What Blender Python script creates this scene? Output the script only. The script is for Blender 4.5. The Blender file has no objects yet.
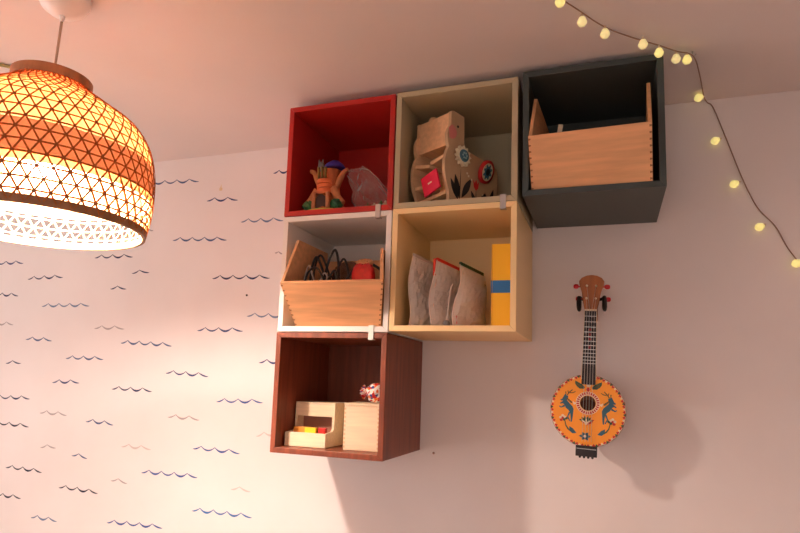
import bpy, bmesh, math, random
from mathutils import Vector, Matrix
random.seed(7)
C = bpy.context.scene.collection
Z0 = 1.40            # height of the lowest cube's underside above the floor
S = 0.35             # a wall cube is 35 cm each way
PI = math.pi

BULB = 880           # strength of the lamp's bulb
BULBC = (1, .86, .75, 1)
LINC = (255, 220, 172)
LINM = .36
BALL = .5            # glow of the small ball lights
WORLD = (1, .88, .83, 1); WSTR = 2.45
EXPO = .43
LT0, LT1 = .40, .81   # band of the shade that has a close lining
RW0, RW1 = .3, 1.2    # span of the added fill opening behind the camera

# ------------------------------------------------------------------ materials
def lin(r, g, b):
    f = lambda c: (c/255)/12.92 if c/255 <= .04045 else ((c/255+.055)/1.055)**2.4
    return (f(r), f(g), f(b), 1)
MATS = {}
def mat(name, rgb, rough=.5, metal=0, var=0, scale=20, spec=.4, alpha=1, emit=0, stretch=None, rgb2=None, bump=0, trans=0, coat=0):
    if name in MATS: return MATS[name]
    m = bpy.data.materials.new(name); m.use_nodes = True
    nt = m.node_tree; b = nt.nodes['Principled BSDF']
    b.inputs['Base Color'].default_value = lin(*rgb)
    b.inputs['Roughness'].default_value = rough
    b.inputs['Metallic'].default_value = metal
    b.inputs['Specular IOR Level'].default_value = spec
    b.inputs['Alpha'].default_value = alpha
    b.inputs['Transmission Weight'].default_value = trans
    b.inputs['Coat Weight'].default_value = coat
    if emit:
        b.inputs['Emission Color'].default_value = lin(*rgb); b.inputs['Emission Strength'].default_value = emit
    if var or rgb2 or bump:
        tc = nt.nodes.new('ShaderNodeTexCoord'); mp = nt.nodes.new('ShaderNodeMapping')
        if stretch: mp.inputs['Scale'].default_value = stretch
        nz = nt.nodes.new('ShaderNodeTexNoise'); nz.inputs['Scale'].default_value = scale; nz.inputs['Detail'].default_value = 5
        nt.links.new(tc.outputs['Object'], mp.inputs['Vector']); nt.links.new(mp.outputs['Vector'], nz.inputs['Vector'])
        if var or rgb2:
            cr = nt.nodes.new('ShaderNodeValToRGB')
            a = rgb2 if rgb2 else tuple(max(0, c*(1-var)) for c in rgb)
            cr.color_ramp.elements[0].position = .36; cr.color_ramp.elements[1].position = .64
            cr.color_ramp.elements[0].color = lin(*a); cr.color_ramp.elements[1].color = lin(*rgb)
            nt.links.new(nz.outputs['Fac'], cr.inputs['Fac']); nt.links.new(cr.outputs['Color'], b.inputs['Base Color'])
        if bump:
            bp = nt.nodes.new('ShaderNodeBump'); bp.inputs['Strength'].default_value = bump; bp.inputs['Distance'].default_value = .004
            nt.links.new(nz.outputs['Fac'], bp.inputs['Height']); nt.links.new(bp.outputs['Normal'], b.inputs['Normal'])
    MATS[name] = m
    return m
def translucent(name, rgb, back, mixf=.5, alpha=1):
    m = bpy.data.materials.new(name); m.use_nodes = True; nt = m.node_tree; nt.nodes.clear()
    o = nt.nodes.new('ShaderNodeOutputMaterial'); d = nt.nodes.new('ShaderNodeBsdfDiffuse'); t = nt.nodes.new('ShaderNodeBsdfTranslucent')
    x = nt.nodes.new('ShaderNodeMixShader'); x.inputs[0].default_value = mixf
    d.inputs['Color'].default_value = lin(*rgb); t.inputs['Color'].default_value = lin(*back)
    nt.links.new(d.outputs[0], x.inputs[1]); nt.links.new(t.outputs[0], x.inputs[2])
    last = x
    if alpha < 1:
        tr = nt.nodes.new('ShaderNodeBsdfTransparent'); y = nt.nodes.new('ShaderNodeMixShader'); y.inputs[0].default_value = alpha
        nt.links.new(tr.outputs[0], y.inputs[1]); nt.links.new(x.outputs[0], y.inputs[2]); last = y
    nt.links.new(last.outputs[0], o.inputs['Surface'])
    return m
def wood(name, rgb, dark=.14, grain=(2, 26, 26), scale=5, rough=.5):
    return mat(name, rgb, rough, var=dark, scale=scale, stretch=grain)

M_wall = mat('wall_paint', (240, 231, 229), .85, var=.02, scale=3, spec=.2)
M_ceil = mat('ceiling_paint', (236, 226, 224), .9, var=.02, scale=2, spec=.1)
M_floor = wood('floor_oak', (170, 130, 95), grain=(1, 12, 1))
M_red = mat('red_lacquer', (178, 39, 35), .42)
M_olive = mat('olive_lacquer', (184, 171, 140), .45)
M_slate = mat('slate_lacquer', (66, 74, 73), .45)
M_white = mat('white_lacquer', (238, 230, 222), .42)
M_yellow = mat('yellow_lacquer', (250, 216, 158), .45)
M_brown = wood('walnut_veneer', (138, 70, 47), dark=.18, grain=(14, 14, 1.2), scale=4, rough=.42)
M_pine = wood('pale_pine', (246, 224, 190), dark=.05, grain=(2, 24, 30), scale=4)
M_beech = wood('beech_bin_wood', (236, 178, 128), dark=.09, grain=(1.5, 12, 14), scale=4)
M_dovetail = mat('dovetail_endgrain', (150, 98, 62), .6)
M_dovepale = mat('pale_dovetail_endgrain', (226, 190, 148), .6)
M_metal = mat('brushed_steel', (190, 186, 182), .35, metal=.9)
M_clipwhite = mat('white_clip', (235, 236, 226), .4)
M_black = mat('black_plastic', (18, 17, 18), .35)
M_plaswhite = mat('white_plastic', (250, 246, 242), .3)

# ------------------------------------------------------------------ mesh builder
class MB:
    def __init__(s): s.v = []; s.f = []; s.m = []; s.sm = []
    def add(s, vs, fs, m=0, smooth=False):
        o = len(s.v); s.v += [tuple(p) for p in vs]
        for f in fs: s.f.append(tuple(i+o for i in f)); s.m.append(m); s.sm.append(smooth)
        return s
    def box(s, x0, x1, y0, y1, z0, z1, m=0, rot=None, piv=None):
        vs = [Vector((x, y, z)) for z in (z0, z1) for y in (y0, y1) for x in (x0, x1)]
        if rot:
            piv = Vector(piv) if piv else sum(vs, Vector())/8
            vs = [rot @ (p-piv)+piv for p in vs]
        return s.add(vs, [(0, 2, 3, 1), (4, 5, 7, 6), (0, 1, 5, 4), (2, 6, 7, 3), (0, 4, 6, 2), (1, 3, 7, 5)], m)
    def prism(s, pts, fn0, fn1, m=0, smooth=False):
        """polygon pts (2d) swept between the two 3d maps fn0 / fn1"""
        n = len(pts)
        vs = [fn0(*p) for p in pts]+[fn1(*p) for p in pts]
        fs = [tuple(range(n))[::-1], tuple(range(n, 2*n))]
        s.add(vs, fs, m)
        s.add(vs, [(i, (i+1) % n, n+(i+1) % n, n+i) for i in range(n)], m, smooth)
        return s
    def tube(s, pts, r, m=0, seg=8, cap=True, closed=False):
        pts = [Vector(p) for p in pts]; n = len(pts); vs = []; fs = []
        up = Vector((0, 0, 1)); nrm = None
        for i, p in enumerate(pts):
            t = (pts[(i+1) % n]-pts[i-1]) if closed else (pts[min(i+1, n-1)]-pts[max(i-1, 0)])
            t.normalize()
            if nrm is None: nrm = t.cross(up if abs(t.z) < .9 else Vector((1, 0, 0))).normalized()
            nrm = (nrm-t*nrm.dot(t)).normalized(); bn = t.cross(nrm)
            rr = r[i] if isinstance(r, (list, tuple)) else r
            vs += [p+nrm*math.cos(2*PI*k/seg)*rr+bn*math.sin(2*PI*k/seg)*rr for k in range(seg)]
        for i in range(n if closed else n-1):
            j = (i+1) % n
            fs += [(i*seg+k, i*seg+(k+1) % seg, j*seg+(k+1) % seg, j*seg+k) for k in range(seg)]
        s.add(vs, fs, m, True)
        if cap and not closed: s.add(vs, [tuple(range(seg))[::-1], tuple((n-1)*seg+k for k in range(seg))], m)
        return s
    def lathe(s, prof, c=(0, 0, 0), seg=32, m=0, axis='z', smooth=True, ang=(0, 2*PI)):
        full = abs(ang[1]-ang[0]-2*PI) < 1e-6; vs = []; fs = []; n = len(prof)
        k = seg if full else seg+1
        for i in range(k):
            a = ang[0]+(ang[1]-ang[0])*i/seg
            for r, h in prof:
                x, y = r*math.cos(a), r*math.sin(a)
                vs.append({'z': (c[0]+x, c[1]+y, c[2]+h), 'y': (c[0]+x, c[1]+h, c[2]+y), 'x': (c[0]+h, c[1]+x, c[2]+y)}[axis])
        for i in range(seg):
            j = (i+1) % k
            fs += [(i*n+q, j*n+q, j*n+q+1, i*n+q+1) for q in range(n-1)]
        return s.add(vs, fs, m, smooth)
    def blob(s, c, rx, ry, rz, m=0, seg=16, rings=10, jit=0, power=1):
        vs = []; fs = []
        for i in range(rings+1):
            th = PI*i/rings
            for k in range(seg):
                ph = 2*PI*k/seg
                q = 1+random.uniform(-jit, jit) if 0 < i < rings else 1
                f = lambda t: math.copysign(abs(t)**power, t)
                vs.append((c[0]+rx*f(math.sin(th))*f(math.cos(ph))*q, c[1]+ry*f(math.sin(th))*f(math.sin(ph))*q, c[2]+rz*f(math.cos(th))*q))
        for i in range(rings):
            fs += [(i*seg+k, (i+1)*seg+k, (i+1)*seg+(k+1) % seg, i*seg+(k+1) % seg) for k in range(seg)]
        return s.add(vs, fs, m, jit == 0)
    def build(s, name, mats, parent=None, bevel=0, loc=None):
        me = bpy.data.meshes.new(name); me.from_pydata(s.v, [], s.f)
        mats = mats if isinstance(mats, (list, tuple)) else [mats]
        for q in mats: me.materials.append(q)
        me.polygons.foreach_set('material_index', s.m); me.polygons.foreach_set('use_smooth', s.sm)
        bm = bmesh.new(); bm.from_mesh(me)
        bmesh.ops.remove_doubles(bm, verts=bm.verts, dist=1e-6)
        bmesh.ops.recalc_face_normals(bm, faces=bm.faces); bm.to_mesh(me); bm.free(); me.update()
        o = bpy.data.objects.new(name, me); C.objects.link(o)
        if loc: o.location = loc
        if parent: o.parent = parent
        if bevel:
            bv = o.modifiers.new('bevel', 'BEVEL'); bv.width = bevel; bv.segments = 2; bv.limit_method = 'ANGLE'; bv.angle_limit = .6
        return o
def tag(o, label, cat, group=None):
    o['label'] = label; o['category'] = cat
    if group: o['group'] = group
    return o
def thing(name, label, cat, loc=(0, 0, 0), rz=0, group=None):
    o = bpy.data.objects.new(name, None); C.objects.link(o); o.empty_display_size = .05
    o.location = loc; o.rotation_euler = (0, 0, rz)
    return tag(o, label, cat, group)
def struct(name, mb, m, label=None):
    o = mb.build(name, m); o['kind'] = 'structure'
    if label: o['label'] = label
    return o
def arc(cx, cy, r, a0, a1, n): return [(cx+r*math.cos(a0+(a1-a0)*i/n), cy+r*math.sin(a0+(a1-a0)*i/n)) for i in range(n+1)]
def smooth_path(pts, n=6):
    pts = [Vector(p) for p in pts]; out = []
    for i in range(len(pts)-1):
        a, b, c, d = pts[max(i-1, 0)], pts[i], pts[i+1], pts[min(i+2, len(pts)-1)]
        for k in range(n):
            t = k/n
            out.append(.5*((2*b)+(c-a)*t+(2*a-5*b+4*c-d)*t*t+(3*b-a-3*c+d)*t**3))
    return out+[pts[-1]]

# ------------------------------------------------------------------ the room
CZ = Z0+1.0793
struct('floor', MB().box(-2.4, 2.6, -3.7, .12, -.1, 0), M_floor)
struct('ceiling', MB().box(-2.4, 2.6, -3.7, .12, CZ, CZ+.1), M_ceil)
struct('wall_back', MB().box(-2.4, 2.6, 0, .12, 0, CZ), M_wall)
wr = MB().box(-2.4, RW0, -3.7, -3.6, 0, CZ).box(RW1, 2.6, -3.7, -3.6, 0, CZ).box(RW0, RW1, -3.7, -3.6, 0, .5).box(RW0, RW1, -3.7, -3.6, 2.34, CZ)
struct('wall_front', wr, M_wall)
wg = MB()
for x in (RW0, (RW0+RW1)/2-.03, RW1-.06): wg.box(x, x+.06, -3.68, -3.62, .5, 2.34)
for z in (.5, 2.28): wg.box(RW0, RW1, -3.68, -3.62, z, z+.06)
fill_win2 = struct('fill_window_2', wg, M_white)  # added unseen opening with a frame, lets world light in as frontal fill
wl = MB().box(-2.4, -2.3, -3.7, -3.25, 0, CZ).box(-2.4, -2.3, -.45, 0, 0, CZ).box(-2.4, -2.3, -3.25, -.45, 0, .4).box(-2.4, -2.3, -3.25, -.45, 2.34, CZ)
struct('wall_left', wl, M_wall)
wf = MB()
for y in (-3.25, -1.89, -.51): wf.box(-2.38, -2.32, y, y+.06, .4, 2.34)
for z in (.4, 2.28): wf.box(-2.38, -2.32, -3.25, -.45, z, z+.06)
fill_win = struct('fill_window_1', wf, M_white)  # added out of view, admits world light from the left as fill
gm = bpy.data.materials.new('fill_window_glass'); gm.use_nodes = True; nt = gm.node_tree; nt.nodes.clear()
o1 = nt.nodes.new('ShaderNodeOutputMaterial'); t1_ = nt.nodes.new('ShaderNodeBsdfTransparent'); g1 = nt.nodes.new('ShaderNodeBsdfGlossy'); g1.inputs['Roughness'].default_value = .02
m1 = nt.nodes.new('ShaderNodeMixShader'); m1.inputs[0].default_value = .06
nt.links.new(t1_.outputs[0], m1.inputs[1]); nt.links.new(g1.outputs[0], m1.inputs[2]); nt.links.new(m1.outputs[0], o1.inputs[0])
MB().box(-2.353, -2.349, -3.2, -.5, .45, 2.29).build('pane', gm, fill_win)
MB().box(RW0+.05, RW1-.05, -3.652, -3.648, .55, 2.29).build('pane', gm, fill_win2)
struct('wall_right', MB().box(2.5, 2.6, -3.6, 0, 0, CZ), M_wall)
struct('baseboard_back', MB().box(-2.2, 2.5, -.014, 0, 0, .08), M_white)

# ------------------------------------------------------------------ the wall cubes
def cube(label, m, dx, dz):
    t = thing('box_shelf', label, 'shelf', (dx, -.0008, Z0+dz), group='cube shelves on the wall')
    T = .016; g = .00015
    def panel(pts, name):
        MB().prism(pts, lambda x, z: (x, -S, z), lambda x, z: (x, 0, z)).build(name, m, t, bevel=.0012)
    panel([(g, 0), (S-g, 0), (S-T-g, T), (T+g, T)], 'bottom_panel')
    panel([(g, S), (S-g, S), (S-T-g, S-T), (T+g, S-T)], 'top_panel')
    panel([(0, g), (0, S-g), (T, S-T-g), (T, T+g)], 'side_panel')
    panel([(S, g), (S, S-g), (S-T, S-T-g), (S-T, T+g)], 'side_panel')
    MB().box(T, S-T, -.012, -.004, T, S-T).build('back_panel', m, t)
    return t
cube('open red wall cube, top left of the six, holding a toy treehouse', M_red, -.0015, 2*S+.0002)
cube('open olive wall cube in the top row holding a wooden animal toy', M_olive, S+.0026, 2*S+.002)
cube('open dark slate wall cube at far right of the top row, set slightly apart', M_slate, 2*S+.0159, 2*S+.0123)
cube('open white wall cube under the red one, holding a bin of cables', M_white, -.0008, S-.0017)
cube('open pale yellow wall cube holding frosted bags and a yellow file', M_yellow, S+.0019, S+.0012)
cube('open dark brown wooden wall cube, lowest of the six', M_brown, -.0029, -.0037)

def clip(label, x, z, m):
    t = thing('joining_clip', label, 'clip', (x, -.3512, Z0+z), group='clips joining the cubes')
    MB().box(-.008, .008, -.0022, -.0004, -.019, .019).build('front_plate', m, t, bevel=.0006)
    MB().box(-.008, .008, -.0022, .014, .0185, .0205).build('flange', m, t, bevel=.0005)
    MB().box(-.008, .008, -.0022, .014, -.0205, -.0185).build('flange', m, t, bevel=.0005)
clip('small silver clip bridging the red cube and the white cube below it', .3065, .698, M_metal)
clip('small grey steel clip bridging the olive cube and the yellow cube below it', .665, .7015, M_metal)
clip('small white clip bridging the white cube and the brown cube below it', .2995, .3465, M_clipwhite)

# ------------------------------------------------------------------ wave decals on the wall
WAVES = [
    (-0.8659, 0.9926, -0.6018, 0.9835, 4, 's', 'slate blue wave decal coming out from behind the lampshade just under the ceiling'),
    (-0.5563, 0.8998, -0.4128, 0.8935, 2, 'n', 'short navy two-crest wave decal directly beneath the tiny yellow mark'),
    (-0.2625, 0.9867, -0.1661, 0.9841, 2, 'n', 'navy wave decal cut off by the left side of the red cube'),
    (-0.3923, 0.8048, -0.2071, 0.7996, 3, 'm', 'grey blue three-crest wave decal ending at the lower left corner of the red cube'),
    (-0.7049, 0.7473, -0.4499, 0.737, 4, 's', 'slate blue four-crest wave decal a short step right of the lampshade bottom rim'),
    (-0.2348, 0.6751, -0.2007, 0.67, 1, 'f', 'tiny faint grey wave decal beside the upper left edge of the white cube'),
    (-0.8846, 0.7896, -0.8061, 0.7917, 2, 'f', 'faint tip of a wave decal peeking out right beside the lampshade rim'),
    (-1.7092, 0.684, -1.5077, 0.6816, 3, 'n', 'navy wave decal cut by the left photo edge, nearest below the lampshade'),
    (-1.4694, 0.6086, -1.2667, 0.6121, 3, 'd', 'dark three-crest wave decal below the left half of the lampshade'),
    (-1.0999, 0.6909, -0.8988, 0.6875, 3, 'd', 'dark three-crest wave decal almost touching the lampshade rim from below'),
    (-0.8961, 0.6187, -0.8077, 0.6203, 1, 'd', 'small dark one-crest wave decal below the right end of the lampshade rim'),
    (-1.0004, 0.5568, -0.917, 0.5551, 1, 'd', 'small dark one-crest wave decal, the lower of two small ones under the lampshade'),
    (-1.7039, 0.5412, -1.515, 0.5359, 3, 'd', 'dark wave decal cut by the left photo edge, second one below the lampshade'),
    (-1.3689, 0.4877, -1.1035, 0.4872, 4, 'm', 'grey blue four-crest wave decal below the dark one under the lampshade'),
    (-0.5033, 0.5878, -0.2497, 0.583, 4, 'd', 'bold dark four-crest wave decal just above the nail, left of the white cube'),
    (-1.6565, 0.4096, -1.5248, 0.4083, 2, 'f', 'faint brownish wave decal cut by the left photo edge, third below the lampshade'),
    (-1.4405, 0.3445, -1.2901, 0.3394, 2, 's', 'slate blue two-crest wave decal left of a long three-crest one, below the lampshade'),
    (-1.5425, 0.2388, -1.4537, 0.2407, 1, 'd', 'tiny black one-crest wave decal near the left photo edge'),
    (-1.2019, 0.2671, -1.0013, 0.2669, 3, 's', 'slate blue three-crest wave decal diagonally below the faint two-crest one'),
    (-1.0646, 0.3931, -0.9082, 0.3915, 2, 'f', 'faint grey two-crest wave decal up and left of a four-crest slate one'),
    (-0.9194, 0.3348, -0.6676, 0.3258, 4, 's', 'slate blue four-crest wave decal level with the lower edge of the white cube'),
    (-0.5542, 0.3867, -0.351, 0.3855, 3, 'n', 'navy three-crest wave decal left of the bottom of the white cube, below the nail'),
    (-0.3379, 0.4416, -0.1444, 0.436, 3, 'm', 'grey blue wave decal running behind the left side of the white cube'),
    (-0.274, 0.2704, -0.1421, 0.2714, 2, 'n', 'navy wave decal cut off by the upper left side of the brown cube'),
    (-1.2623, 0.1657, -1.1153, 0.1685, 2, 'n', 'navy two-crest wave decal alone in the middle of the left wall'),
    (-1.59, 0.0881, -1.3786, 0.0926, 3, 'd', 'dark three-crest wave decal at left photo edge, upper of two stacked there'),
    (-1.3135, 0.0374, -1.1643, 0.0346, 2, 'f', 'faint grey two-crest wave decal right of the pair at the left edge'),
    (-1.5837, -0.0207, -1.3666, -0.0233, 3, 'k', 'black three-crest wave decal at left photo edge, lower of two stacked there'),
    (-1.0608, 0.016, -0.9187, 0.01, 2, 's', 'slate blue two-crest wave decal below the dark three-crest decal mid wall'),
    (-0.9433, 0.1503, -0.7447, 0.1478, 3, 'd', 'dark three-crest wave decal in the middle of the patterned wall'),
    (-0.6854, 0.221, -0.4887, 0.2133, 3, 'n', 'navy three-crest wave decal halfway between lampshade and brown cube'),
    (-0.6591, 0.0545, -0.5144, 0.0509, 2, 'f', 'faint two-crest wave decal left of the brown cube, below the navy three-crest ones'),
    (-0.4452, 0.1223, -0.247, 0.1272, 3, 'b', 'strong navy three-crest wave decal beside the middle of the brown cube'),
    (-1.2899, -0.1024, -1.2052, -0.0986, 1, 'f', 'faint one-crest wave decal left of a small slate one-crest decal'),
    (-1.1161, -0.1222, -1.0342, -0.128, 1, 's', 'small slate blue one-crest wave decal tilted down to the right'),
    (-0.8692, -0.07, -0.726, -0.0716, 2, 'v', 'barely visible two-crest wave decal above a long blue four-crest one'),
    (-0.7616, -0.1602, -0.5043, -0.1573, 4, 'b', 'blue four-crest wave decal, the upper of the three long ones low on the wall'),
    (-0.9055, -0.2023, -0.8239, -0.2066, 1, 'f', 'faint one-crest wave decal left of the upper long blue decal'),
    (-0.5339, -0.0547, -0.3292, -0.0583, 3, 'b', 'blue three-crest wave decal left of the bottom corner of the brown cube'),
    (-0.2673, 0.0075, -0.1345, 0.0243, 2, 'v', 'barely visible wave decal running behind the lower left of the brown cube'),
    (-1.4715, -0.1973, -1.2669, -0.2013, 3, 'k', 'black three-crest wave decal near left photo edge, higher of the two lowest there'),
    (-1.1673, -0.2522, -0.9639, -0.2569, 3, 'k', 'boldest black three-crest wave decal low on the left wall'),
    (-1.5634, -0.3164, -1.3668, -0.3142, 3, 'k', 'black wave decal cut by the left photo edge, the lowest one there'),
    (-1.3003, -0.383, -1.1593, -0.3837, 2, 'm', 'greyish two-crest wave decal at the bottom left of the wall'),
    (-0.9061, -0.3603, -0.6429, -0.3517, 4, 'b', 'blue four-crest wave decal, lowest one at the bottom of the photo'),
    (-0.3571, -0.1852, -0.2756, -0.1865, 1, 'v', 'barely visible one-crest wave decal above the right end of a long blue one'),
    (-0.5176, -0.2761, -0.2629, -0.2742, 4, 'l', 'bright blue four-crest wave decal below the brown cube, rightmost in the lowest row'),
]

M_wave = {'k': mat('wave_black_navy', (22, 28, 56), .6), 'd': mat('wave_dark_navy', (32, 44, 86), .6), 'n': mat('wave_navy', (44, 60, 112), .6),
          's': mat('wave_slate_blue', (68, 90, 132), .6), 'm': mat('wave_grey_blue', (104, 124, 156), .6), 'b': mat('wave_blue', (58, 88, 152), .6),
          'l': mat('wave_bright_blue', (62, 114, 176), .6), 'f': mat('wave_faint_grey', (176, 166, 166), .7), 'v': mat('wave_pale_grey', (206, 194, 190), .7)}
for x0, z0, x1, z1, n, shade, label in WAVES:
    L = math.hypot(x1-x0, z1-z0); p = L/(n+.4); h = min(.0125, .26*p); ang = math.atan2(z1-z0, x1-x0)
    cusps = [.6*p+i*p for i in range(n)]
    up, lo = [], []
    def pt(s):
        if s < cusps[0]: tau = s/cusps[0]; y = -h*(1-tau*tau); th = .001+.0046*abs(math.sin(PI*min(tau, 1)))**.8
        elif s > cusps[-1]: tau = (s-cusps[-1])/(L-cusps[-1]); y = -h*(1-(1-tau)**2); th = .001+.0050*abs(math.sin(PI*tau))**.8
        else:
            i = min(int((s-cusps[0])/p), n-2); tau = (s-cusps[i])/p; y = -h*(1-(2*tau-1)**2); th = .0028+(.0048 if (i+n) % 2 == 0 else .003)*abs(math.sin(PI*tau))
        return y, th
    ss = sorted(set([L*i/(10*n) for i in range(10*n+1)]+cusps))
    for s in ss:
        y, th = pt(s); up.append((s, y+h*.5+th*.35)); lo.append((s, y+h*.5-th*.65))
    mb = MB(); k = len(ss)
    mb.add([(a, .0006, b) for a, b in up]+[(a, .0006, b) for a, b in lo]+[(a, -.0004, b) for a, b in up]+[(a, -.0004, b) for a, b in lo],
           [(2*k+i, 2*k+i+1, 3*k+i+1, 3*k+i) for i in range(k-1)]+[(i, k+i, k+i+1, i+1) for i in range(k-1)] +
           [(i, i+1, 2*k+i+1, 2*k+i) for i in range(k-1)]+[(k+i, 3*k+i, 3*k+i+1, k+i+1) for i in range(k-1)])
    o = mb.build('wave_decal', M_wave[shade], loc=(x0, 0, Z0+z0)); o.rotation_euler = (0, -ang, 0)
    tag(o, label, 'wall decal', 'wave decals on the left wall')
boat = [(-.006, -.012), (.006, -.012), (.008, -.004), (.003, 0), (.001, .014), (-.003, .002), (-.007, -.003)]
o = MB().prism(boat, lambda x, z: (x, -.0002, z), lambda x, z: (x, -.0006, z)).build('boat_decal', mat('boat_yellow', (228, 206, 168), .7), loc=(-.4945, 0, Z0+.943))
tag(o, 'tiny faint yellow sail-shaped decal above a two-crest wave', 'wall decal')
def nail(label, x, z, r, m):
    tag(MB().lathe([(0, -.004), (r*.8, -.004), (r, -.002), (r*.5, -.001), (r*.5, .006)], axis='y', seg=12).build('nail', m, loc=(x, 0, Z0+z)), label, 'nail')
nail('small dark nail in the wall left of the white cube, under a bold wave', -.3434, .514, .0042, M_black)
nail('small grey nail in the wall at the lower right of the brown cube', .3935, -.01, .004, mat('dull_zinc', (150, 128, 122), .5, metal=.4))

# ------------------------------------------------------------------ pendant lamp
LX, LY = -.26, -.97
lamp = thing('pendant_lamp', 'lit woven bamboo pendant lamp hanging from the ceiling at upper left', 'lamp', (LX, LY, CZ))
LS = -.008; LZ = Z0-CZ                                     # local z of the reference level
MB().lathe([(.0, -.052), (.012, -.052), (.03, -.046), (.046, -.034), (.056, -.016), (.058, -.0005), (0, -.0005)], seg=40).build('ceiling_cup', M_plaswhite, lamp)
MB().lathe([(.0, -.066), (.004, -.066), (.0055, -.058), (.007, -.05), (0, -.05)], seg=16).build('cord_grip', M_plaswhite, lamp)
MB().tube([(0, 0, -.06), (LS, 0, LZ+.84)], .003, seg=10).build('cord', mat('cream_cord', (214, 176, 150), .6), lamp)
sock = MB().lathe([(0, .862), (.012, .862), (.02, .85), (.021, .76), (.0306, .732), (.0306, .724), (0, .724)], c=(LS, 0, LZ), seg=24).build('lamp_holder', M_plaswhite, lamp)
bulb = MB().lathe([(.0306, 0.724), (.0322, 0.710), (.0325, 0.690), (.0295, 0.664), (.018, 0.644), (0, 0.638)], c=(LS, 0, LZ), seg=24).build('bulb', None, lamp)
mb_ = bpy.data.materials.new('bulb_glow'); mb_.use_nodes = True; nt = mb_.node_tree; nt.nodes.clear()
e = nt.nodes.new('ShaderNodeEmission'); e.inputs[0].default_value = BULBC; e.inputs[1].default_value = BULB
oo = nt.nodes.new('ShaderNodeOutputMaterial'); nt.links.new(e.outputs[0], oo.inputs[0]); bulb.data.materials.clear(); bulb.data.materials.append(mb_)
M_bam = translucent('bamboo_strip', (176, 112, 70), (206, 120, 64), .25)
M_bamin = translucent('bamboo_pale_lining', (236, 200, 156), LINC, LINM)
M_rim = wood('bamboo_rim', (176, 124, 84), grain=(6, 6, 2))
PROF = [(.080, .862), (.083, .852), (.091, .843), (.1125, .829), (.137, .813), (.163, .795), (.190, .777), (.212, .751), (.228, .716), (.2375, .668), (.239, .620), (.237, .575), (.228, .526)]
PR = smooth_path([(r, 0, z) for r, z in PROF], 8)
ln = [0]
for a, b in zip(PR, PR[1:]): ln.append(ln[-1]+(b-a).length)
TOT = ln[-1]
def prof(t):
    d = t*TOT; i = 0
    while i < len(ln)-2 and ln[i+1] < d: i += 1
    q = (d-ln[i])/(ln[i+1]-ln[i]); p = PR[i].lerp(PR[i+1], q); tg = (PR[i+1]-PR[i]).normalized()
    return p.x, p.z, Vector((tg.z, 0, -tg.x))*-1     # r, z, outward normal in the r-z plane
def surf(t, phi, off=0):
    r, z, n = prof(t)
    if n.x < 0: n = -n
    rr = r+n.x*off; zz = z+n.z*off
    return Vector((rr*math.cos(phi)+LS, rr*math.sin(phi), zz+LZ))
def ribbon(mb, path, wid, off, th=.0007, m=0):
    """path of (t, phi); a flat strip lying on the shade, wid across"""
    n = len(path); mid = [surf(t, f, off) for t, f in path]; out = [surf(t, f, off+th) for t, f in path]; vs = []
    for i in range(n):
        tg = (mid[min(i+1, n-1)]-mid[max(i-1, 0)]).normalized(); nn = (out[i]-mid[i]).normalized(); sd = tg.cross(nn).normalized()*(wid/2)
        vs += [mid[i]-sd, mid[i]+sd, out[i]+sd, out[i]-sd]
    fs = []
    for i in range(n-1):
        a, b = i*4, i*4+4
        fs += [(a+k, a+(k+1) % 4, b+(k+1) % 4, b+k) for k in range(4)]
    mb.add(vs, fs, m, False)
N = 52
weave = MB(); TW = 1.02
for fam in (1, -1):
    for i in range(N):
        f0 = 2*PI*i/N
        ribbon(weave, [(t/44, f0+fam*TW*(t/44)) for t in range(45)], .0034, .0008 if fam > 0 else .0)
M_inw = translucent('bamboo_inner_strip', (226, 190, 140), (240, 180, 96), .25)
DT = 2*PI/N/(2*TW)
for k in range(4, 17):
    t = min(k*DT, .995)
    ribbon(weave, [(t, 2*PI*q/96) for q in range(97)], .0032, -.0009)
weave.build('woven_shade', M_bam, lamp)
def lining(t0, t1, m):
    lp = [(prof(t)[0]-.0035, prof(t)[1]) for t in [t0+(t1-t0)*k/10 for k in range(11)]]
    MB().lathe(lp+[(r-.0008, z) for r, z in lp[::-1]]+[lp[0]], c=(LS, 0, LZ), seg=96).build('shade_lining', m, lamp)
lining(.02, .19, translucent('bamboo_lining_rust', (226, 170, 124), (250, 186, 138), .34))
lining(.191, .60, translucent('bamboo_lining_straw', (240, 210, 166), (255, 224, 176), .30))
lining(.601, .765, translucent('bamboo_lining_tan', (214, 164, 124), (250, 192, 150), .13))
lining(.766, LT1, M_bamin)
inner = MB()                                          # second, closer weave low in the shade
for fam in (1, -1):
    for i in range(N):
        f0 = 2*PI*i/N
        ribbon(inner, [(LT1-.02+(1.012-LT1)*t/10, f0+fam*TW*(LT1-.02+(1.012-LT1)*t/10)) for t in range(11)], .0038, -.0022 if fam > 0 else -.0015)
for k in (13, 14, 15, 16): ribbon(inner, [(min(k*DT, .99), 2*PI*q/96) for q in range(97)], .0038, -.0028)
inner.build('inner_weave', M_inw, lamp)
MB().lathe([(.0795, .853), (.0845, .853), (.0845, .874), (.0795, .874), (.0795, .853)], c=(LS, 0, LZ), seg=64, smooth=False).build('top_ring', M_rim, lamp)
MB().lathe([(.2215, .521), (.2285, .521), (.230, .538), (.2235, .538), (.2215, .521)], c=(LS, 0, LZ), seg=96, smooth=False).build('bottom_ring', M_rim, lamp)
MB().box(-.003, .003, -.0035, .0035, -.004, .004).build('ring_pin', M_black, lamp, loc=(-.087+LS, -.0, LZ+.862))

MB().lathe([(.006, .868), (.0795, .868), (.0795, .8655), (.006, .8655), (.006, .868)], c=(LS, 0, LZ), seg=48, smooth=False).build('light_stop_cap', M_rim, lamp)  # unseen disc, added to stop light escaping through the top ring

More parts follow.
